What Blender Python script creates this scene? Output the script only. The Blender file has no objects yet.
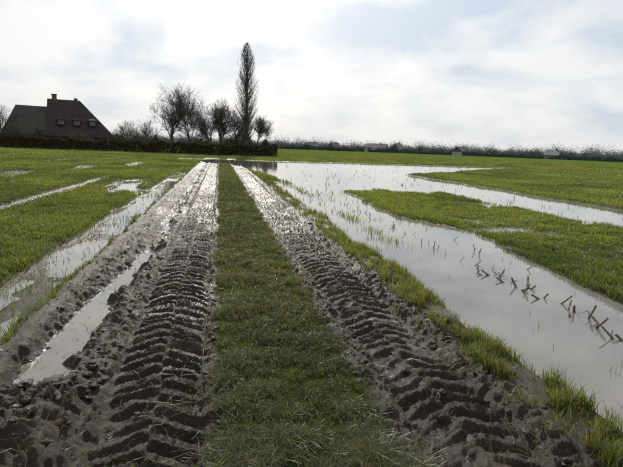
import bpy, math, random, time
import numpy as np
from mathutils import Vector, Matrix
random.seed(5); rng=np.random.default_rng(5)
scene=bpy.context.scene
WL=-0.10
T0=time.time()
def tick(m): print('TICK',m,round(time.time()-T0,1))

# ---------------- noise ----------------
def _h(ix,iy,seed):
    n=(ix*np.uint32(374761393)+iy*np.uint32(668265263)+np.uint32((seed*1442695041)&0xFFFFFFFF))
    n=(n^(n>>np.uint32(13)))*np.uint32(1274126177)
    n=(n^(n>>np.uint32(16)))*np.uint32(2246822519)
    n=n^(n>>np.uint32(15))
    return (n&np.uint32(0xFFFFFF)).astype(np.float32)*np.float32(1/16777215.)
def _i(a): return a.astype(np.int64).astype(np.uint32)
ONE=np.uint32(1)
def vn(x,y,seed=0):
    x,y=np.broadcast_arrays(x,y)
    fx0=np.floor(x);fy0=np.floor(y);fx=(x-fx0).astype(np.float32);fy=(y-fy0).astype(np.float32)
    ix=_i(fx0);iy=_i(fy0)
    ux=fx*fx*(3-2*fx);uy=fy*fy*(3-2*fy)
    a=_h(ix,iy,seed);b=_h(ix+ONE,iy,seed);c=_h(ix,iy+ONE,seed);d=_h(ix+ONE,iy+ONE,seed)
    return (a*(1-ux)+b*ux)*(1-uy)+(c*(1-ux)+d*ux)*uy
def fbm(x,y,seed=0,o=4):
    r=0;a=1;t=0
    for i in range(o):
        c,s=math.cos(.7*i),math.sin(.7*i)
        k=2.03**i
        r=r+a*(vn((x*c-y*s)*k,(x*s+y*c)*k,seed+i*17)-.5);t+=a;a*=.5
    return 2*r/t
def worley(x,y,seed=0):
    fx0=np.floor(x);fy0=np.floor(y);best=np.full(x.shape,9.0)
    for dx in (-1,0,1):
        for dy in (-1,0,1):
            jx=_i(fx0+dx);jy=_i(fy0+dy)
            cx=fx0+dx+_h(jx,jy,seed);cy=fy0+dy+_h(jx,jy,seed+7)
            best=np.minimum(best,(cx-x)**2+(cy-y)**2)
    return np.sqrt(best)
def worleym(x,y,seed,mask):
    out=np.full(x.shape,.5)
    out[mask]=worley(x[mask],y[mask],seed);return out
def ss(a,b,x):
    t=np.clip((x-a)/(b-a),0,1);return t*t*(3-2*t)
def band(x,a,b,e):
    return ss(a-e,a+e,x)*(1-ss(b-e,b+e,x))

# ---------------- terrain ----------------
def flood(q,s):
    n=fbm(q*.35,s*.22,3,4);n2=fbm(q*1.3,s*.8,9,3)
    w1=n*1.1+n2*.5
    a=band(q+0.18*n2,2.56,5.05+w1*.75,.14)*(1-ss(22,26,s))
    b=band(q+w1*1.0,10.0,13.6,.5)*(1-ss(30,36,s))
    c=band(s+w1*2.4,20.0,37,1.0)*band(q+.4*w1,2.9,13.6,.3)
    lim=13+np.clip(s-33,0,30)*1.0
    d=band(s+w1*1.8,32,60,1.0)*ss(1.6,3.0,q+.5*w1+np.clip(s-42,0,14)*.5)*(1-ss(lim-.8,lim+.8,q+w1*1.6))
    pz=band(q,5.6,12.5,.6)*band(s,10,23,1.5)*ss(.20,.40,fbm(q*.45+9,s*.42,401,3))
    return np.maximum(np.maximum(np.maximum(a,b),np.maximum(c,d)),pz)
def tread(u,s,ph,n,sd):
    au=np.abs(u)
    P=.172
    warp=.16*fbm(s*1.6,u*2.5,300+sd,2)+.05*n
    p=(s+au*.62)/P+np.where(u>0,.5,0)+ph+warp
    w=np.cos(2*math.pi*p)
    r=ss(-.15,.55,w)*(1-.25*ss(.7,1,w))
    k=np.floor(p)
    amp=.6+.5*_h(_i(k),_i(np.where(u>0,1.,0.)),sd)
    r=r*amp*(.6+.4*ss(.0,.05,au))
    return r*(1-ss(.25,.33,au+.05*n))
def H(q,s):
    n1=fbm(q*.9,s*.5,21,3);n2=fbm(q*3,s*3,31,4);n3=fbm(q*11,s*11,41,3)
    e=.08*fbm(q*.3,s*1.7,51,3)+.06*fbm(q*2,s*5,52,2)
    qq=q+e+.05*n2+.02*n3
    land=.012*n1+.012*n2
    g=land.copy()
    patch=band(q,4.9,10.6,.3)*(1-ss(24,30,s))
    g=g-patch*(.062-.05*fbm(q*.7,s*.35,77,3)-.03*n2)
    wm=band(qq,-2.4,-1.62,.14)*(1-ss(22,30,s))
    g=g-wm*(.107-.05*fbm(q*2.2,s*1.1,78,3))
    r2=band(q+.12*n1,-5.25,-4.7,.13)*band(s,8,24,2)
    g=g-r2*(.095+.03*n2)
    r3=ss(-.1,.35,fbm(q*.12,s*.35,88,3))*band(s+.08*(q+15),50,57,1.5)*band(q,-34,-5,3)
    g=g-r3*.14
    r4=ss(.10,.4,fbm(q*.9,s*.4,90,3))*band(q,-4.2,-1.5,.5)*band(s,8,30,3)
    g=g-r4*.11
    # thin bare streaks through the left field
    r5=ss(.16,.40,fbm(q*.8+4,s*.16,191,3))*band(q,-16,-2.4,.6)*band(s,6,48,4)
    g=g-r5*.07
    mL=band(qq,-1.62,.06,.05)
    mR=band(qq,1.08,2.12,.05)
    mud=np.maximum(mL,mR)*(1-ss(58,66,s))
    near=(mud>0.01)&(s<28)
    cl=(1-worleym(q*10+n2,s*10+n2,5,near))
    cl2=(1-worleym(q*22+n3,s*22,6,near&(s<10)))
    lump=.045*n2+.022*n3+.06*np.clip(cl-.45,0,1)+.035*np.clip(cl2-.45,0,1)
    m=-.035+lump*1.15
    def sh(c,w,h): return h*np.exp(-((qq-c)/w)**2)
    m=m+sh(-.80,.11,.05)+sh(.03,.05,.02)+sh(1.14,.07,.035)+sh(2.0,.09,.04)
    for c,ph,sd in ((-.34,0,1),(1.55,.3,2)):
        cc=c+.035*fbm(s*.5,s*0+sd*3.1,60+sd,2)
        u=q-cc+.02*n2
        ins=1-ss(.26,.35,np.abs(u)+.03*n2)
        worn=.30+.70*ss(-.45,.15,fbm(q*1.6,s*1.4,70+sd,3)+(.28 if sd==1 else .26))
        fl=-.08+.062*tread(u,s,ph,n2,sd)*worn+.012*n3+.016*n2+lump*(.26 if sd==1 else .34)
        fl=fl-.008*ss(7,14,s)-.008*fbm(s*.4,q*.5,65+sd,2)*ss(7,14,s)*3
        fl=fl-.03*ss(.22,.45,fbm(q*1.3,s*.7,68+sd,3))*ss(5,8,s)
        m=m*(1-ins)+fl*ins
    dc=-1.25+.070*(np.clip(s,3.2,7.5)-3.5)
    dw=.155+.035*fbm(s*1.3,s*0,93,2)
    din=np.exp(-(np.abs(qq-dc)/dw)**3.2)
    live=ss(3.15,3.6,s)*(1-ss(7.6,8.4,s))+ss(8.4,9.5,s)*(.55+.25*fbm(s*.5,s*0+4,94,2))
    m=m-din*live*(.15+.02*n2)
    bk=ss(-1.40,-1.48,qq+.02*n3)
    m=m*(1-.7*bk)+.7*bk*(.03+.02*n2)
    cz=(1-ss(3.0,3.6,s))*band(q,-3,-.75,.1)
    m=m+cz*(.03+.05*cl)
    z=g*(1-mud)+m*mud
    F=flood(q,s)
    z=z*(1-F)+(-.17+.02*n2)*F
    z=z-.05*ss(40,50,s)*(1-ss(60,66,s))*band(q,-1.6,3,.3)
    wetm=np.maximum(mud,np.maximum(F*.95,np.maximum(wm*.95,np.maximum(r2,r3*.9))))
    wetm=np.maximum(wetm,patch*ss(-.075,-.1,z))
    wetm=np.maximum(wetm,np.maximum(r4,r5*.85))
    vg=band(q,2.0,2.75,.05)*(1-ss(18,26,s))
    wetm=np.maximum(wetm,vg*ss(.25,-.15,fbm(q*2.3,s*1.1,97,3)+.05))
    return z,np.clip(wetm,0,1)

def axis(lo,dlo,dhi,hi,st,rate):
    a=list(np.arange(dlo,dhi,st))
    x=a[-1];r=[];d=st
    while x<hi: d=d*(1+rate);x+=d;r.append(x)
    l=[];x=a[0];d=st
    while x>lo: d*=1+rate;x-=d;l.append(x)
    return np.array(l[::-1]+a+r)
qs=axis(-2500,-1.9,2.3,2500,.0155,.018)
sa=list(np.arange(1.2,5.5,.015));x=sa[-1]
while x<70: x+=.0042*x*max(.66,min(1,x/9));sa.append(x)
while x<3000: x*=1.03;sa.append(x)
b=[];x=1.2;d=.03
while x>-400: d*=1.12;x-=d;b.append(x)
sarr=np.array(b[::-1]+sa)
Q,S=np.meshgrid(qs,sarr)
Z,M=H(Q,S)
ny,nx=Q.shape
tick("GRID %d %d"%(nx,ny))
def mesh_from(name,verts,quads=None,tris=None,mats=(),smooth=True):
    me=bpy.data.meshes.new(name)
    v=np.asarray(verts,dtype=np.float32)
    nq=0 if quads is None else len(quads);nt=0 if tris is None else len(tris)
    me.vertices.add(len(v));me.vertices.foreach_set("co",v.ravel())
    loops=[]
    if nq: loops.append(np.asarray(quads,dtype=np.int32).ravel())
    if nt: loops.append(np.asarray(tris,dtype=np.int32).ravel())
    L=np.concatenate(loops)
    me.loops.add(len(L));me.loops.foreach_set("vertex_index",L)
    me.polygons.add(nq+nt)
    st=np.concatenate([np.arange(nq)*4,nq*4+np.arange(nt)*3]).astype(np.int32)
    me.polygons.foreach_set("loop_start",st)
    me.polygons.foreach_set("use_smooth",np.full(nq+nt,smooth))
    for m in mats: me.materials.append(m)
    me.update(calc_edges=True)
    ob=bpy.data.objects.new(name,me);scene.collection.objects.link(ob)
    return ob
def colattr(ob,name,rgba):
    a=ob.data.attributes.new(name,'FLOAT_COLOR','POINT')
    a.data.foreach_set("color",np.asarray(rgba,dtype=np.float32).ravel())

# ---------------- materials ----------------
class NT:
    def __init__(s,name):
        s.m=bpy.data.materials.new(name);s.m.use_nodes=True;s.t=s.m.node_tree
        s.t.nodes.clear();s.out=s.t.nodes.new('ShaderNodeOutputMaterial')
    def n(s,ty): return s.t.nodes.new(ty)
    def l(s,a,b): s.t.links.new(a,b)
    def noise(s,scale,detail=5,rough=.55,vec=None):
        nd=s.n('ShaderNodeTexNoise');nd.inputs['Scale'].default_value=scale
        nd.inputs['Detail'].default_value=detail;nd.inputs['Roughness'].default_value=rough
        if vec is None: vec=s.pos()
        s.l(vec,nd.inputs['Vector']);return nd.outputs['Fac']
    def pos(s):
        if not hasattr(s,'_p'): s._p=s.n('ShaderNodeNewGeometry').outputs['Position']
        return s._p
    def ramp(s,fac,stops):
        r=s.n('ShaderNodeValToRGB');e=r.color_ramp.elements
        while len(e)<len(stops): e.new(.5)
        for i,(p,c) in enumerate(stops):
            e[i].position=p;e[i].color=(*c,1)
        s.l(fac,r.inputs['Fac']);return r.outputs['Color']
    def mix(s,fac,a,b,bt='MIX'):
        m=s.n('ShaderNodeMix');m.data_type='RGBA';m.blend_type=bt
        for v,i in ((fac,0),(a,6),(b,7)):
            if hasattr(v,'links'): s.l(v,m.inputs[i])
            else: m.inputs[i].default_value=v if i==0 else (*v,1)
        return m.outputs[2]
    def fmath(s,op,a,b,clamp=False):
        m=s.n('ShaderNodeMath');m.operation=op;m.use_clamp=clamp
        for v,i in ((a,0),(b,1)):
            if hasattr(v,'links'): s.l(v,m.inputs[i])
            else: m.inputs[i].default_value=v
        return m.outputs[0]
def g3(v): return (v,v,v)

N=NT('wet_ground')
at=N.n('ShaderNodeAttribute');at.attribute_name='mask'
sep=N.n('ShaderNodeSeparateColor');N.l(at.outputs['Color'],sep.inputs[0])
mudm,wet=sep.outputs[0],sep.outputs[1]
n_med=N.noise(9,8,.65);n_f=N.noise(75,8,.75);n_c=N.noise(24,6,.7);n_l=N.noise(2.4,5,.6)
mudc=N.ramp(n_med,[(.32,(.026,.0165,.009)),(.52,(.060,.040,.023)),(.72,(.125,.090,.056))])
mudc=N.mix(N.ramp(n_l,[(.4,g3(.6)),(.62,g3(0))]),mudc,(.034,.022,.012))
mudc=N.mix(N.ramp(n_f,[(.35,g3(.6)),(.6,g3(0))]),mudc,(.013,.008,.005))  # crevice shading painted into the mud colour at lows of the fine bump
mudc=N.mix(wet,mudc,N.mix(.6,mudc,(.020,.013,.008)))
gfar=N.noise(.05,5);gm=N.noise(2.2,8,.7)
gr=N.ramp(gm,[(.3,(.050,.070,.017)),(.5,(.080,.114,.024)),(.7,(.108,.150,.032))])
gr=N.mix(N.ramp(gfar,[(.35,g3(0)),(.65,g3(.6))]),gr,(.098,.126,.030))
dsep=N.n('ShaderNodeSeparateXYZ');N.l(N.pos(),dsep.inputs[0])
soilf=N.ramp(N.noise(14,8,.7),[(.42,g3(1)),(.62,g3(.15))])
sf=N.fmath('MULTIPLY',soilf,N.fmath('SUBTRACT',1.0,N.fmath('MULTIPLY',dsep.outputs[1],.03,True),True),True)
gr=N.mix(sf,gr,(.034,.027,.016))
col=N.mix(mudm,gr,mudc)
rg=N.ramp(n_med,[(.35,g3(.33)),(.65,g3(.70))])
rg=N.mix(wet,rg,g3(.14))
rough=N.mix(mudm,g3(1.0),rg)
b0=N.n('ShaderNodeBump');b0.inputs['Strength'].default_value=.9;b0.inputs['Distance'].default_value=.03
N.l(n_c,b0.inputs['Height'])
bp=N.n('ShaderNodeBump');bp.inputs['Strength'].default_value=.9;bp.inputs['Distance'].default_value=.014
hh=N.fmath('ADD',n_f,N.fmath('MULTIPLY',N.noise(200,5,.7),.4))
N.l(hh,bp.inputs['Height']);N.l(b0.outputs[0],bp.inputs['Normal'])
P=N.n('ShaderNodeBsdfPrincipled');N.l(col,P.inputs['Base Color']);N.l(rough,P.inputs['Roughness']);N.l(bp.outputs[0],P.inputs['Normal'])
N.l(N.mix(mudm,g3(.0),N.mix(wet,g3(.32),g3(.55))),P.inputs['Specular IOR Level'])
N.l(P.outputs[0],N.out.inputs[0]);MAT_G=N.m

N=NT('muddy_water')
nz=N.noise(1.1,4);nz2=N.noise(9,4)
P=N.n('ShaderNodeBsdfPrincipled')
N.l(N.ramp(nz,[(.35,(.130,.120,.104)),(.65,(.180,.168,.148))]),P.inputs['Base Color'])
P.inputs['Roughness'].default_value=.015;P.inputs['IOR'].default_value=1.52
bp=N.n('ShaderNodeBump');bp.inputs['Strength'].default_value=.08;bp.inputs['Distance'].default_value=.01
N.l(nz2,bp.inputs['Height']);N.l(bp.outputs[0],P.inputs['Normal'])
N.l(P.outputs[0],N.out.inputs[0]);MAT_W=N.m

def leafmat(name,tr=.5,spec=True):
    N=NT(name);at=N.n('ShaderNodeAttribute');at.attribute_name='Col'
    d=N.n('ShaderNodeBsdfDiffuse');t=N.n('ShaderNodeBsdfTranslucent')
    N.l(at.outputs['Color'],d.inputs[0])
    N.l(N.mix(1.0,at.outputs['Color'],(1.45,1.32,.75),'MULTIPLY'),t.inputs[0])
    m=N.n('ShaderNodeMixShader');m.inputs[0].default_value=tr
    N.l(d.outputs[0],m.inputs[1]);N.l(t.outputs[0],m.inputs[2])
    if spec:
        g=N.n('ShaderNodeBsdfGlossy');g.inputs['Roughness'].default_value=.35;g.inputs[0].default_value=(.8,.85,.8,1)
        m2=N.n('ShaderNodeMixShader');m2.inputs[0].default_value=.05
        N.l(m.outputs[0],m2.inputs[1]);N.l(g.outputs[0],m2.inputs[2]);m=m2
    N.l(m.outputs[0],N.out.inputs[0]);return N.m
MAT_GR=leafmat('grass_blades')
def simple(name,c1,c2,scale,rough=.8,bump=.3,bd=.02):
    N=NT(name);P=N.n('ShaderNodeBsdfPrincipled')
    f=N.noise(scale,6,.6)
    N.l(N.ramp(f,[(.35,c1),(.65,c2)]),P.inputs['Base Color']);P.inputs['Roughness'].default_value=rough
    b=N.n('ShaderNodeBump');b.inputs['Strength'].default_value=bump;b.inputs['Distance'].default_value=bd
    N.l(f,b.inputs['Height']);N.l(b.outputs[0],P.inputs['Normal']);N.l(P.outputs[0],N.out.inputs[0]);return N.m

# ---------------- ground mesh ----------------
V=np.stack([Q,S,Z],-1).reshape(-1,3)
idx=np.arange(nx*ny).reshape(ny,nx)
quads=np.stack([idx[:-1,:-1],idx[:-1,1:],idx[1:,1:],idx[1:,:-1]],-1).reshape(-1,4)
ground=mesh_from('ground',V,quads,mats=[MAT_G])
wetv=1-ss(WL+.005,WL+.04,Z)
wetv=np.maximum(wetv,.7*ss(.05,.5,fbm(Q*1.1,S*.8,99,3))*(1-.7*ss(9,16,S)))
A=np.ones((ny*nx,4),dtype=np.float32);A[:,0]=M.ravel();A[:,1]=wetv.ravel();A[:,2]=0
colattr(ground,'mask',A)
tick('ground')
def sheet(name,x0,x1,y0,y1,z,mat):
    return mesh_from(name,[(x0,y0,z),(x1,y0,z),(x1,y1,z),(x0,y1,z)],[(0,1,2,3)],mats=[mat],smooth=False)
sheet('flood_water',2.2,60,-6,70,WL,MAT_W)
sheet('puddle',-45,2.2,-6,70,WL,MAT_W)

# ---------------- grass ----------------
def blades(name,q,s,z,h,w,lean,col,mat):
    n=len(q)
    ph=rng.uniform(0,2*math.pi,n);la=rng.uniform(0,2*math.pi,n)
    wx=np.cos(ph)*w*.5;wy=np.sin(ph)*w*.5
    lx=np.cos(la)*lean*h;ly=np.sin(la)*lean*h
    v=np.zeros((n,5,3),dtype=np.float32)
    v[:,0]=np.stack([q-wx,s-wy,z-.01],-1);v[:,1]=np.stack([q+wx,s+wy,z-.01],-1)
    v[:,2]=np.stack([q+wx*.8+lx*.35,s+wy*.8+ly*.35,z+h*.6],-1)
    v[:,3]=np.stack([q-wx*.8+lx*.35,s-wy*.8+ly*.35,z+h*.6],-1)
    v[:,4]=np.stack([q+lx,s+ly,z+h*(1-.25*np.minimum(lean,1.5))],-1)
    b=np.arange(n)*5
    qd=np.stack([b,b+1,b+2,b+3],-1);tr=np.stack([b+3,b+2,b+4],-1)
    ob=mesh_from(name,v.reshape(-1,3),qd,tr,[mat])
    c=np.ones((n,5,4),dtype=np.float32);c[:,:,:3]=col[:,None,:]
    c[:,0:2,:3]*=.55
    colattr(ob,'Col',c.reshape(-1,4));return ob
def scatter(n,d0,d1,a0=-36,a1=58):
    d=np.exp(rng.uniform(math.log(d0),math.log(d1),n));a=np.radians(rng.uniform(a0,a1,n))
    return d*np.sin(a),d*np.cos(a),d
def pal(n,t,a,b):
    a=np.array(a);b=np.array(b);return a+(b-a)*t[:,None]
q,s,d=scatter(1550000,1.7,150)
rough_p=np.ones(len(q))
rough_p=np.where(((q>-1.45)&(q<-.1))|((q>1.2)&(q<1.95)),.03,rough_p)
rough_p=np.where((q>-2.3)&(q<-1.65)&(s<28),.45,rough_p)
rough_p=np.where((q>2.95)&(q<4.5)&(s<22),.12,rough_p)
kk=rng.random(len(q))<rough_p
q,s,d,rough_p=q[kk],s[kk],d[kk],rough_p[kk]
z,m=H(q,s)
F=flood(q,s)
strip=band(q,.0,1.1,.03)
right=band(q,2.03,2.62,.05)
patchy=fbm(q*2.1,s*2.1,121,3);dry=fbm(q*1.3,s*.6,131,3);fine=fbm(q*7,s*7,122,2)
big=fbm(q*.35,s*.25,123,3)
pr=(1-m)*(1.0+.6*np.minimum(fine,0)+1.0*np.minimum(big+.1,0))
edge=np.minimum(np.abs(q-.02),np.abs(q-1.1))
pr=np.where(strip>.5,(.62+.8*patchy+.55*fine)*(1-m*.95)*(.40+.60*ss(.0,.18,edge+.06*fine)),pr)
lowp=band(q,4.7,10.7,.3)*(1-ss(26,30,s))
pr=np.where(lowp>.5,ss(-.125,-.06,z+.012*patchy)*(.9+.3*np.minimum(fine,0))+.015,pr)
wm=band(q,-2.4,-1.58,.06)
pr=np.where((wm>.5)&(s<30),.26*ss(-.11,-.03,z)+.025,pr)
pr=np.where((right>.5)&(s<24),ss(-.2,.4,patchy+.8*fine-.02)*.7+.03,pr)
inm=(np.maximum(band(q,-1.5,.05,.05),band(q,1.1,2.0,.05))>.5)
pr=np.where(inm,.008+.12*(band(q,1.8,2.05,.05)+band(q,-1.62,-1.5,.03)+.8*band(q,-.03,.07,.02)+.6*band(q,1.06,1.16,.02))*ss(-.2,.3,fine+patchy),pr)
row=(band(q+.12*patchy,3.15,3.5,.05)*ss(8,10,s)*(1-ss(24,26,s)))*ss(-.2,.3,fbm(s*1.3,q,141,2))
pr=np.where(F>.6,.30*row+.0008+.03*ss(.22,.5,patchy)*ss(7,10,s)*(1-ss(20,35,s)*.8),pr)
keep=rng.random(len(q))<pr/rough_p
q,s,d,z,m,strip,right,patchy,dry,F,fine,edge,inm,big=[v[keep] for v in (q,s,d,z,m,strip,right,patchy,dry,F,fine,edge,inm,big)]
n=len(q);print('BLADES',n)
h=rng.uniform(.03,.085,n)*(1+.6*patchy+.4*fine)
st=strip>.5
h=np.where(st,rng.uniform(.02,.065,n)*(1+1.1*patchy+1.1*fine),h)
h=np.where(st&(rng.random(n)<.05),h+.05,h)
h=np.where(right>.5,rng.uniform(.03,.12,n)*(1+.8*fine),h)
h=np.maximum(h,.012)
z0=np.maximum(z,WL-.03)
h=np.where(F>.6,h+.05,h)
h=h*(1+.010*d)
w=.0036*np.maximum(1,(d/2.6))**.88*rng.uniform(.6,1.5,n)
lean=rng.uniform(.1,.9,n);lean=np.where(st,rng.uniform(.3,1.8,n),lean);lean=np.where(inm,rng.uniform(.5,3,n),lean)
t=np.clip(.5+.9*fbm(q*.6,s*.3,151,3)+.7*big+.3*fine+rng.normal(0,.25,n),0,1)
col=pal(n,t,(.060,.090,.018),(.176,.222,.044))
col[st]=pal(st.sum(),t[st],(.036,.055,.013),(.120,.148,.034))
dead=rng.random(n)<np.where(st,.22+.3*np.clip(dry+fine,0,1),np.where(right>.5,.30,np.where(inm,.5,.08+.15*np.clip(dry,0,1))))
col[dead]=pal(dead.sum(),rng.random(dead.sum()),(.09,.07,.035),(.23,.19,.10))
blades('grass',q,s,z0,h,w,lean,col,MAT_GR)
tick('grass')

# ---------------- mud clods ----------------
import bmesh
bm=bmesh.new();bmesh.ops.create_icosphere(bm,subdivisions=2,radius=1)
bv=np.array([v.co[:] for v in bm.verts]);bf=np.array([[v.index for v in f.verts] for f in bm.faces]);bm.free()
q,s,d=scatter(26000,1.7,12)
n2=fbm(q*1.4,s*1.4,161,3)
zone=band(q,-1.6,-.68,.05)*.9+band(q,-.05,.10,.02)*.6+band(q,1.02,1.28,.04)*.8+band(q,1.84,2.25,.05)*.9+band(q,-.62,-.05,.02)*.12+band(q,1.28,1.83,.02)*.25
zone=zone*np.where((q<-.7)&(s<3.4),2.0,np.where(q<-.98,.35,1))
kp=(rng.random(len(q))<zone*(.35+.6*n2))
q,s,d=q[kp],s[kp],d[kp];z,_=H(q,s)
k2=z>WL-.01;q,s,z=q[k2],s[k2],z[k2];nc=len(q);print('CLODS',nc)
r=rng.lognormal(math.log(.010),.6,nc);r=np.clip(r,.004,.045)
r=np.where((q<-.7)&(s<3.4),r*1.5,r)
off=rng.uniform(0,80,(nc,1,2))
v=np.repeat(bv[None],nc,0)
k=1+.75*fbm(v[:,:,0]*1.5+off[:,:,0]+v[:,:,2],v[:,:,1]*1.5+off[:,:,1]-v[:,:,2]*.7,5,3)
k=k-.35*np.abs(fbm(v[:,:,0]*3.5+off[:,:,1]+v[:,:,2]*2,v[:,:,1]*3.5+off[:,:,0],8,2))
v=v*k[:,:,None]*rng.uniform([.7,.6,.4],[1.7,1.1,.8],(nc,3))[:,None,:]*r[:,None,None]
a=rng.uniform(0,6.28,nc)[:,None];c,sn=np.cos(a),np.sin(a)
allv=np.stack([v[:,:,0]*c-v[:,:,1]*sn+q[:,None],v[:,:,0]*sn+v[:,:,1]*c+s[:,None],v[:,:,2]+z[:,None]+r[:,None]*.1],-1)
tri=(bf[None]+(np.arange(nc)*len(bv))[:,None,None]).reshape(-1,3)
cl=mesh_from('mud_clods',allv.reshape(-1,3),tris=tri,mats=[MAT_G])
A=np.ones((nc*len(bv),4),dtype=np.float32);A[:,1]=np.repeat(rng.uniform(0,.7,nc),len(bv));colattr(cl,'mask',A)
tick('clods')

# ---------------- tubes ----------------
class Tubes:
    def __init__(s): s.v=[];s.q=[];s.c=0
    def add(s,pts,rad,k=4):
        pts=[Vector(p) for p in pts];n=len(pts)
        for i,p in enumerate(pts):
            dd=(pts[min(i+1,n-1)]-pts[max(i-1,0)]).normalized()
            a=dd.orthogonal().normalized() if i==0 else (a-dd*a.dot(dd)).normalized()
            b2=dd.cross(a)
            for j in range(k):
                t=2*math.pi*j/k
                s.v.append(tuple(p+(a*math.cos(t)+b2*math.sin(t))*rad[i]))
        for i in range(n-1):
            for j in range(k):
                s.q.append((s.c+i*k+j,s.c+i*k+(j+1)%k,s.c+(i+1)*k+(j+1)%k,s.c+(i+1)*k+j))
        if k==4: s.q.append((s.c+(n-1)*k,s.c+(n-1)*k+1,s.c+(n-1)*k+2,s.c+(n-1)*k+3))
        s.c+=n*k
    def obj(s,name,mat): return mesh_from(name,s.v,s.q,mats=[mat])
R=random
T=Tubes()
MAT_ST=simple('corn_stalk',(.06,.043,.026),(.19,.145,.085),40,.6)
def stub(x,y,L,r,tilt,az,z=WL-.06):
    dx=Vector((math.sin(tilt)*math.cos(az),math.sin(tilt)*math.sin(az),math.cos(tilt)))
    p=Vector((x,y,z));T.add([p,p+dx*L*.4,p+dx*L*.43,p+dx*L*.47,p+dx*L],[r*1.1,r,r*1.35,r,r*.9],6)
    if R.random()<.5:
        e=p+dx*L*.45;T.add([e,e+Vector((R.uniform(-.05,.05),R.uniform(-.05,.05),.05)),e+Vector((R.uniform(-.1,.1),R.uniform(-.1,.1),-.01))],[r*.7,r*.35,r*.15],4)
y=3.3
while y<6.3:
    for _ in range(R.choice([1,2,2,3])):
        stub(3.90+R.uniform(-.12,.12)+(y-4.5)*.02,y+R.uniform(-.13,.13),R.uniform(.15,.28),R.uniform(.009,.014),math.radians(R.uniform(25,68)),math.radians(R.gauss(165,40) if R.random()<.6 else R.gauss(10,40)))
    y+=R.uniform(.14,.32)
for _ in range(60):
    y=R.uniform(6.3,20);stub(R.choice([3.9,3.9,3.2,4.6])+R.uniform(-.15,.15),y,R.uniform(.13,.2),R.uniform(.005,.008),math.radians(R.uniform(10,60)),R.uniform(0,6.28))
T.obj('corn_stubble',MAT_ST)

# ---------------- trees ----------------
MAT_B=simple('bark',(.060,.050,.042),(.10,.086,.074),3,.9)
def rdir(d,ang):
    o=d.orthogonal().normalized();o.rotate(Matrix.Rotation(R.uniform(0,6.283),3,d))
    return (d*math.cos(ang)+o*math.sin(ang)).normalized()
def grow(T,p,d,L,r,lv,up=.12,spread=(25,60),mx=5,kids=(3,5)):
    ns=4 if lv<2 else (3 if lv<4 else 2)
    pts=[p.copy()];rad=[r];dirs=[]
    for i in range(ns):
        d=(d+Vector((R.gauss(0,.13),R.gauss(0,.13),R.gauss(0,.1)+up*.5))).normalized()
        p=p+d*L/ns;pts.append(p.copy());dirs.append(d.copy())
        rad.append(max(r*(1-.55*(i+1)/ns),.010))
    T.add(pts,rad,6 if lv==0 else (4 if lv<3 else 3))
    if lv>=mx: return
    nk=R.randint(*kids)
    for k in range(nk):
        i=R.randint(1,ns) if lv>0 else R.randint(max(1,ns-2),ns)
        nd=rdir(dirs[i-1],math.radians(R.uniform(*spread)));nd.z+=up;nd.normalize()
        grow(T,pts[i],nd,L*R.uniform(.55,.85),max(rad[i]*R.uniform(.5,.75),.014),lv+1,up,spread,mx,kids)
    grow(T,pts[-1],dirs[-1],L*R.uniform(.6,.8),rad[-1]*.9,lv+1,up,spread,mx,kids)
def bare_tree(x,y,hgt,lean=0,name='bare_tree',mx=5,up=.12,spread=(28,62),wk=1.0):
    T=Tubes();p=Vector((0,0,-.2))
    grow(T,p,Vector((lean,0,1)).normalized(),hgt*.26,hgt*.026,0,up,spread,mx,(3,5))
    zz=np.array([v[2] for v in T.v]);k=hgt/zz.max()
    T.v=[(v[0]*k*wk,v[1]*k*wk,v[2]*k) for v in T.v]
    o=T.obj(name,MAT_B);o.location=(x,y,0);return o
bare_tree(-7.3,86,11.8,-.05,wk=.9)
bare_tree(-5.0,87.5,10.4,.1,wk=.8)
bare_tree(-1.4,86,9.9,.05,wk=.85)
bare_tree(.9,88,9.4,-.05,wk=.85)
bare_tree(3.2,90,8.4,.05)
bare_tree(6.6,88,7.4,-.05,wk=.85)
bare_tree(-12.0,95,6.0,.05,mx=4)
bare_tree(-38.5,98,7.5,.05,mx=4)
bare_tree(-17.0,99,6.0,.05,mx=4)
tick('trees')
def poplar(x,y,hgt):
    T=Tubes();n=14
    tr=[Vector((R.gauss(0,.05),R.gauss(0,.05),hgt*i/n-.2)) for i in range(n+1)]
    T.add(tr,[.36*(1-i/n)**.8+.02 for i in range(n+1)],6)
    for i in range(400):
        f=R.uniform(.06,.93)**.9;z=f*hgt
        a=R.uniform(0,6.283);L=R.uniform(2.2,5.4)*(1-.45*f)
        p=Vector((0,0,z));pts=[p];k0=R.uniform(.4,1.3)
        d=Vector((math.cos(a)*k0,math.sin(a)*k0,1)).normalized()
        rr=.055*(1-.6*f)
        lim=R.uniform(.75,1.15)
        for k in range(5):
            d=(d+Vector((R.gauss(0,.08),R.gauss(0,.08),.12))).normalized()
            p=p+d*L/5
            g=min(1,max(0,p.z/hgt))
            env=lim*3.0*(1-g)**.55*min(1,(g/.28))**.5*(1+.2*math.sin(g*23+a*2))+.08
            hr=math.hypot(p.x,p.y)
            if hr>env: p.x*=env/hr;p.y*=env/hr
            p.z=min(p.z,hgt)
            pts.append(p.copy())
            for t in range(2):
                td=(d+Vector((R.gauss(0,.38),R.gauss(0,.38),R.uniform(0,.6)))).normalized()
                l2=R.uniform(.4,1.0)*(1-.4*g)
                T.add([p,p+td*l2*.5,p+td*l2+Vector((0,0,.1))],[.014,.011,.006],3)
        T.add(pts,[rr*(1-.8*k/5) for k in range(6)],3)
    o=T.obj('poplar_tree',MAT_B);o.location=(x,y,0)
poplar(4.7,86,18.0)
tick('poplar')

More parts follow.
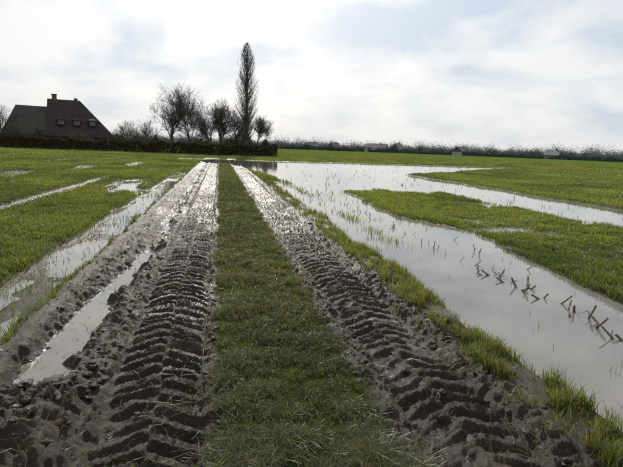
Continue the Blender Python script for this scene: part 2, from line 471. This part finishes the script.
# ---------------- hedge ----------------
def quadcloud(name,c,size,col,mat):
    n=len(c)
    a=rng.normal(size=(n,3));a/=np.linalg.norm(a,axis=1)[:,None]
    b=np.cross(a,rng.normal(size=(n,3)));b/=np.linalg.norm(b,axis=1)[:,None]
    a=a*size[:,None];b=b*size[:,None]*rng.uniform(.3,1,n)[:,None]
    v=np.stack([c-a-b*.6,c+a*.3-b,c+a+b*.6,c-a*.3+b],1)
    i=np.arange(n)*4
    ob=mesh_from(name,v.reshape(-1,3),np.stack([i,i+1,i+2,i+3],-1),mats=[mat])
    cc=np.ones((n,4,4),dtype=np.float32);cc[:,:,:3]=col[:,None,:];colattr(ob,'Col',cc.reshape(-1,4));return ob
MAT_L=leafmat('hedge_leaves',.15,False)
n=60000
t=rng.random(n);hx=-75+84.2*t;hy=89.6-11.0*t
top=1.72+.45*fbm(hx*.8,hx*0,201,4)
hz=top*rng.random(n)**.8;wy=.5
c=np.stack([hx,hy+rng.uniform(-wy,wy,n),hz],-1)
col=pal(n,rng.random(n),(.026,.024,.018),(.080,.064,.042))
quadcloud('hedge',c,rng.uniform(.05,.13,n),col,MAT_L)
def shrub(x,y,w,h,name='garden_shrub',c1=(.055,.055,.042),c2=(.12,.11,.085),n=3000):
    th=rng.uniform(0,6.283,n);r=np.sqrt(rng.random(n));zz=rng.random(n)
    env=np.sqrt(np.clip(1-zz**2.2,0,1))*(1+.35*np.sin(th*3+x)*.6)
    p=np.stack([x+np.cos(th)*r*env*w*.5,y+np.sin(th)*r*env*w*.4,zz*h*(1+.15*np.sin(th*2+y))],-1)
    quadcloud(name,p,rng.uniform(.04,.10,n),pal(n,rng.random(n),c1,c2),MAT_L)
shrub(-14.5,94,4.5,3.2);shrub(-18,96,4,2.6);shrub(-11,92,3,2.6);shrub(2,91,4,3.0);shrub(5,89.5,3,3.2);shrub(8.0,86,2.6,2.6);shrub(-3,90,4,3);shrub(-41,98,4,3.6);shrub(-45,99,5,5.0);shrub(-24,93,5,2.9);shrub(-31,95,4,3.0);shrub(-35,95,4,3.4)

# ---------------- house ----------------
def brickmat():
    N=NT('brick');tc=N.n('ShaderNodeTexCoord');mp=N.n('ShaderNodeMapping');mp.inputs['Rotation'].default_value=(math.pi/2,0,0)
    N.l(tc.outputs['Object'],mp.inputs[0]);b=N.n('ShaderNodeTexBrick');N.l(mp.outputs[0],b.inputs[0])
    b.inputs['Color1'].default_value=(.10,.058,.045,1);b.inputs['Color2'].default_value=(.08,.045,.036,1);b.inputs['Mortar'].default_value=(.18,.165,.15,1)
    b.inputs['Scale'].default_value=4;b.inputs['Mortar Size'].default_value=.012
    P=N.n('ShaderNodeBsdfPrincipled');N.l(b.outputs[0],P.inputs['Base Color']);P.inputs['Roughness'].default_value=.9
    N.l(P.outputs[0],N.out.inputs[0]);return N.m
def tilemat(name,c1,c2):
    N=NT(name);tc=N.n('ShaderNodeTexCoord');w=N.n('ShaderNodeTexWave');w.wave_type='BANDS';w.bands_direction='Z'
    N.l(tc.outputs['Object'],w.inputs[0]);w.inputs['Scale'].default_value=1.6;w.inputs['Distortion'].default_value=.6
    f=N.noise(1.2,6,.7)
    c=N.mix(N.fmath('MULTIPLY',w.outputs[1],.35),N.ramp(f,[(.3,c1),(.7,c2)]),(.02,.016,.014))
    P=N.n('ShaderNodeBsdfPrincipled');N.l(c,P.inputs['Base Color']);P.inputs['Roughness'].default_value=.9;P.inputs['Specular IOR Level'].default_value=.2
    N.l(P.outputs[0],N.out.inputs[0]);return N.m
BR=brickmat();TL=tilemat('dark_tiles',(.036,.028,.026),(.068,.052,.046));TB=tilemat('thatch',(.054,.046,.038),(.088,.076,.062))
GL=NT('glass');P=GL.n('ShaderNodeBsdfPrincipled');P.inputs['Base Color'].default_value=(.02,.025,.03,1);P.inputs['Roughness'].default_value=.08
GL.l(P.outputs[0],GL.out.inputs[0]);GL=GL.m
WH=simple('white_paint',(.4,.4,.38),(.5,.5,.48),5,.5,.05)
def part(name,verts,faces,mat,parent):
    me=bpy.data.meshes.new(name);me.from_pydata(verts,[],faces);me.materials.append(mat);me.update()
    o=bpy.data.objects.new(name,me);scene.collection.objects.link(o);o.parent=parent;return o
def box(name,x0,x1,y0,y1,z0,z1,mat,parent):
    v=[(x0,y0,z0),(x1,y0,z0),(x1,y1,z0),(x0,y1,z0),(x0,y0,z1),(x1,y0,z1),(x1,y1,z1),(x0,y1,z1)]
    return part(name,v,[(0,3,2,1),(4,5,6,7),(0,1,5,4),(1,2,6,5),(2,3,7,6),(3,0,4,7)],mat,parent)
def window(px,pz,w,h,yf,par,nm,fr=.08):
    box(nm+'_frame',px-w/2-fr,px+w/2+fr,yf-.05,yf+.02,pz-fr,pz+h+fr,WH,par)
    box(nm+'_pane_a',px-w/2,px-.03,yf-.07,yf-.04,pz,pz+h,GL,par)
    box(nm+'_pane_b',px+.03,px+w/2,yf-.07,yf-.04,pz,pz+h,GL,par)
def roofpart(name,x0,x1,y0,y1,ze,zr,rx0,rx1,mat,par,o=.45):
    ym=(y0+y1)/2;sl=(zr-ze)/((y1-y0)/2);zo=ze-o*sl
    a=[(x0-o,y0-o,zo),(x1+o,y0-o,zo),(x1+o,y1+o,zo),(x0-o,y1+o,zo),(rx0,ym,zr+.02),(rx1,ym,zr+.02)]
    b=[(v[0],v[1],v[2]-.22) for v in a]
    f=[(0,1,5,4),(2,3,4,5),(1,2,5),(3,0,4)]
    fb=[tuple(i+6 for i in reversed(t)) for t in f]
    ed=[(0,6,7,1),(1,7,8,2),(2,8,9,3),(3,9,6,0)]
    return part(name,a+b,f+fb+ed,mat,par)
house=bpy.data.objects.new('brick_house',None);scene.collection.objects.link(house)
house.location=(-28.8,104,0);house.rotation_euler=(0,0,math.radians(20))
def gwalls(name,x0,x1,y0,y1,ze,zr,gl,gr,par):
    ym=(y0+y1)/2
    v=[(x0,y0,0),(x1,y0,0),(x1,y1,0),(x0,y1,0),(x0,y0,ze),(x1,y0,ze),(x1,y1,ze),(x0,y1,ze),(x0,ym,zr-.25),(x1,ym,zr-.25)]
    f=[(0,1,5,4),(2,3,7,6)]
    f.append((1,2,6,9,5) if gr else (1,2,6,5));f.append((3,0,4,8,7) if gl else (3,0,4,7))
    return part(name,v,f,BR,par)
gwalls('walls',-3.2,7.6,-4.2,4.2,2.9,9.1,True,False,house)
roofpart('roof',-3.2,7.6,-4.2,4.2,2.9,9.1,-3.2,2.4,TL,house)
gwalls('annex_walls',-10.6,-3.6,-3.8,3.8,2.9,7.6,False,False,house)
roofpart('annex_roof',-10.6,-3.6,-3.8,3.8,2.9,7.6,-8.4,-3.25,TB,house,.4)
box('chimney',-2.4,-1.6,-.4,.4,8.6,9.9,BR,house);box('chimney_cap',-2.5,-1.5,-.5,.5,9.9,10.02,BR,house)
box('chimney_b',1.4,2.0,-.35,.35,8.6,9.5,BR,house)
for i,x in enumerate((-2,.5,3.4,5.8)): window(x,1.0,1.2,1.3,-4.2,house,'window_%d'%i)
for i,x in enumerate((-8.8,-6.8,-4.9)): window(x,1.0,1.0,1.2,-3.8,house,'annex_window_%d'%i)
box('door',6.6,7.4,-4.26,-4.19,0,2.1,WH,house)
for i,x in enumerate((-1.3,1.4,4.1)):
    box('dormer_%d'%i,x-.6,x+.6,-3.6,-1.7,4.2,5.4,TL,house)
    roofpart('dormer_roof_%d'%i,x-.6,x+.6,-3.7,-1.5,5.4,5.75,x-.3,x+.3,TL,house,.15)
    window(x,4.5,.8,.7,-3.6,house,'dormer_window_%d'%i,.05)
box('gutter',-3.5,7.9,-4.76,-4.66,2.1,2.2,TL,house)

# ---------------- distant trees and houses ----------------
MAT_D=leafmat('haze_tinted_foliage',.1,False)
C=[];SZ=[];CO=[]
def pol(az,d): a=math.radians(az);return d*math.sin(a),d*math.cos(a)
AZ=[-60,-10,8,20,32,45,70];DD=[520,520,470,430,360,280,230]
def ldist(az): return float(np.interp(az,AZ,DD))
for layer,(dk,hk,step,c1,c2) in enumerate(((1.0,.95,(.18,.65),(.085,.10,.10),(.145,.158,.150)),(1.14,1.25,(.10,.34),(.150,.172,.185),(.20,.222,.235)))):  # haze painted into the foliage colours: blue-grey tint, paler in the back layer
    az=-45
    while az<64:
        d=ldist(az)*R.uniform(.98,1.06)*dk;x,y=pol(az,d)
        hgt=R.choice([4.5,5,5.5,6,7,8,9,10.5])*d/440*R.uniform(.85,1.12)*hk;w=hgt*R.uniform(.9,1.8)
        n=R.randint(560,760)
        u=rng.normal(size=(n,3));u/=np.linalg.norm(u,axis=1)[:,None];u*=rng.random(n)[:,None]**.75
        cen=np.array([x,y,hgt*.38]);p=cen+u*np.array([w*.5,w*.5,hgt*.58])*(1+.15*np.sin(u[:,0:1]*5+az)+.08*np.sin(u[:,1:2]*9+az*3))
        p[:,2]=np.clip(p[:,2],.2,None)
        C.append(p);SZ.append(rng.uniform(.14,.42,n)*d/400*(1-.35*np.clip(u[:,2],0,1)))
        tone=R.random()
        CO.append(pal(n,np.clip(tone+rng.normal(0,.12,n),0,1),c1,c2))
        az+=R.uniform(*step)
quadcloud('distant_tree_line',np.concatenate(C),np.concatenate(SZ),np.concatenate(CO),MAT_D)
n=70000;a=rng.uniform(-45,64,n);dd=np.interp(a,AZ,DD)*.975
hz=rng.random(n)*(1.0+3.2*vn(a*1.7,a*0,301))*dd/420
c=np.stack([dd*np.sin(np.radians(a)),dd*np.cos(np.radians(a)),hz],-1)
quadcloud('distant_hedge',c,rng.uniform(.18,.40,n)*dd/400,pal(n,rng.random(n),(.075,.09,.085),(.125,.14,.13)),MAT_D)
FR=simple('far_roof',(.12,.10,.095),(.15,.125,.115),.5);FG=simple('far_wall',(.24,.24,.235),(.32,.32,.31),.5);FS=simple('far_slate',(.14,.15,.16),(.17,.18,.19),.5)
for az,dm,w,dp,he,hr,wm_,rm,rot in ((10.6,1.0,11,9,3.6,7.4,FG,FS,10),(18.0,.99,18,10,4.2,7.4,FG,FR,-12),(20.4,.99,9,8,4.0,8.2,FG,FS,60),(27.4,.99,10,9,3.4,6.6,FG,FR,50),(36.6,.99,8,7,2.8,5.6,FR,FS,-20),(13.2,1.0,9,8,3.6,7.4,FR,FR,40)):
    x,y=pol(az,ldist(az)*dm);e=bpy.data.objects.new('farmhouse',None);scene.collection.objects.link(e)
    e.location=(x,y,0);e.rotation_euler=(0,0,math.radians(rot-az))
    v=[(-w/2,-dp/2,0),(w/2,-dp/2,0),(w/2,dp/2,0),(-w/2,dp/2,0),(-w/2,-dp/2,he),(w/2,-dp/2,he),(w/2,dp/2,he),(-w/2,dp/2,he),(-w/2,0,hr-.2),(w/2,0,hr-.2)]
    part('walls',v,[(0,1,5,4),(2,3,7,6),(1,2,6,9,5),(3,0,4,8,7)],wm_,e)
    roofpart('roof',-w/2,w/2,-dp/2,dp/2,he,hr,-w/2-.4,w/2+.4,rm,e,.4)
    for i in range(3): box('window_%d'%i,-w*.32+i*w*.32-.6,-w*.32+i*w*.32+.6,-dp/2-.05,-dp/2+.02,1,2.3,FS,e)
    box('chimney',w*.2-.4,w*.2+.4,-.4,.4,hr-.6,hr+.9,FR,e)

# ---------------- light, sky ----------------
SUN_AZ=4.0;SUN_EL=34.0
a=math.radians(SUN_AZ);el=math.radians(SUN_EL)
sd=Vector((math.sin(a)*math.cos(el),math.cos(a)*math.cos(el),math.sin(el)))
L=bpy.data.lights.new('sun','SUN');L.energy=4.2;L.angle=math.radians(1.5);L.color=(1,.94,.84)
lo=bpy.data.objects.new('sun',L);scene.collection.objects.link(lo);lo.rotation_euler=(-sd).to_track_quat('-Z','Y').to_euler()
W=bpy.data.worlds.new('World');scene.world=W;W.use_nodes=True;t=W.node_tree;t.nodes.clear()
def wn(ty): return t.nodes.new(ty)
def wm(op,a,b,cl=False):
    m=wn('ShaderNodeMath');m.operation=op;m.use_clamp=cl
    for v,i in ((a,0),(b,1)):
        if hasattr(v,'links'): t.links.new(v,m.inputs[i])
        else: m.inputs[i].default_value=v
    return m.outputs[0]
out=wn('ShaderNodeOutputWorld');sky=wn('ShaderNodeTexSky');sky.sky_type='NISHITA';sky.sun_disc=False
sky.sun_elevation=el;sky.sun_rotation=a;sky.dust_density=3
b1=wn('ShaderNodeBackground');b1.inputs[1].default_value=.12;t.links.new(sky.outputs[0],b1.inputs[0])
tc=wn('ShaderNodeTexCoord');nrm=wn('ShaderNodeVectorMath');nrm.operation='NORMALIZE';t.links.new(tc.outputs['Generated'],nrm.inputs[0])
sx=wn('ShaderNodeSeparateXYZ');t.links.new(nrm.outputs[0],sx.inputs[0])
zz=wm('ADD',wm('ABSOLUTE',sx.outputs[2],0),.30)
cx=wn('ShaderNodeCombineXYZ');t.links.new(wm('DIVIDE',sx.outputs[0],zz),cx.inputs[0]);t.links.new(wm('DIVIDE',sx.outputs[1],zz),cx.inputs[1]);cx.inputs[2].default_value=3.7
nz=wn('ShaderNodeTexNoise');nz.inputs['Scale'].default_value=1.9;nz.inputs['Detail'].default_value=9;nz.inputs['Roughness'].default_value=.54;nz.inputs['Distortion'].default_value=.25
t.links.new(cx.outputs[0],nz.inputs['Vector'])
dt=wn('ShaderNodeVectorMath');dt.operation='DOT_PRODUCT';t.links.new(nrm.outputs[0],dt.inputs[0]);dt.inputs[1].default_value=sd
dm=wm('MAXIMUM',dt.outputs['Value'],0)
glow=wm('POWER',dm,14.0)
r=wn('ShaderNodeValToRGB');t.links.new(nz.outputs['Fac'],r.inputs['Fac'])
e=r.color_ramp.elements;e[0].position=.39;e[0].color=(.50,.61,.74,1);e[1].position=.58;e[1].color=(.88,.89,.90,1)
m_=e.new(.48);m_.color=(.70,.76,.82,1)
hz=wm('POWER',wm('SUBTRACT',1.0,wm('ABSOLUTE',sx.outputs[2],0),True),10.0)
hm=wn('ShaderNodeMix');hm.data_type='RGBA';t.links.new(wm('MULTIPLY',hz,.75),hm.inputs[0]);t.links.new(r.outputs[0],hm.inputs[6]);hm.inputs[7].default_value=(.80,.83,.86,1)
mx=wn('ShaderNodeMix');mx.data_type='RGBA';mx.blend_type='ADD';mx.inputs[0].default_value=1
gc=wn('ShaderNodeMix');gc.data_type='RGBA';t.links.new(glow,gc.inputs[0]);gc.inputs[6].default_value=(0,0,0,1);gc.inputs[7].default_value=(.34,.32,.29,1)
t.links.new(hm.outputs[2],mx.inputs[6]);t.links.new(gc.outputs[2],mx.inputs[7])
b2=wn('ShaderNodeBackground');t.links.new(mx.outputs[2],b2.inputs[0]);b2.inputs[1].default_value=1.0
ms=wn('ShaderNodeMixShader');ms.inputs[0].default_value=.9
t.links.new(b1.outputs[0],ms.inputs[1]);t.links.new(b2.outputs[0],ms.inputs[2]);t.links.new(ms.outputs[0],out.inputs[0])

# ---------------- camera ----------------
cam=bpy.data.cameras.new('camera');co=bpy.data.objects.new('camera',cam);scene.collection.objects.link(co)
cam.sensor_width=36;cam.lens=28.26;cam.clip_start=.05;cam.clip_end=6000
M4=Matrix.Rotation(math.radians(-10.9),4,'Z')@Matrix.Rotation(math.radians(90-9.9),4,'X')@Matrix.Rotation(math.radians(2.0),4,'Z')
co.matrix_world=Matrix.Translation((.08,0,1.6))@M4
scene.camera=co
scene.view_settings.view_transform='Standard';scene.view_settings.look='None';scene.view_settings.exposure=0
tick('end')
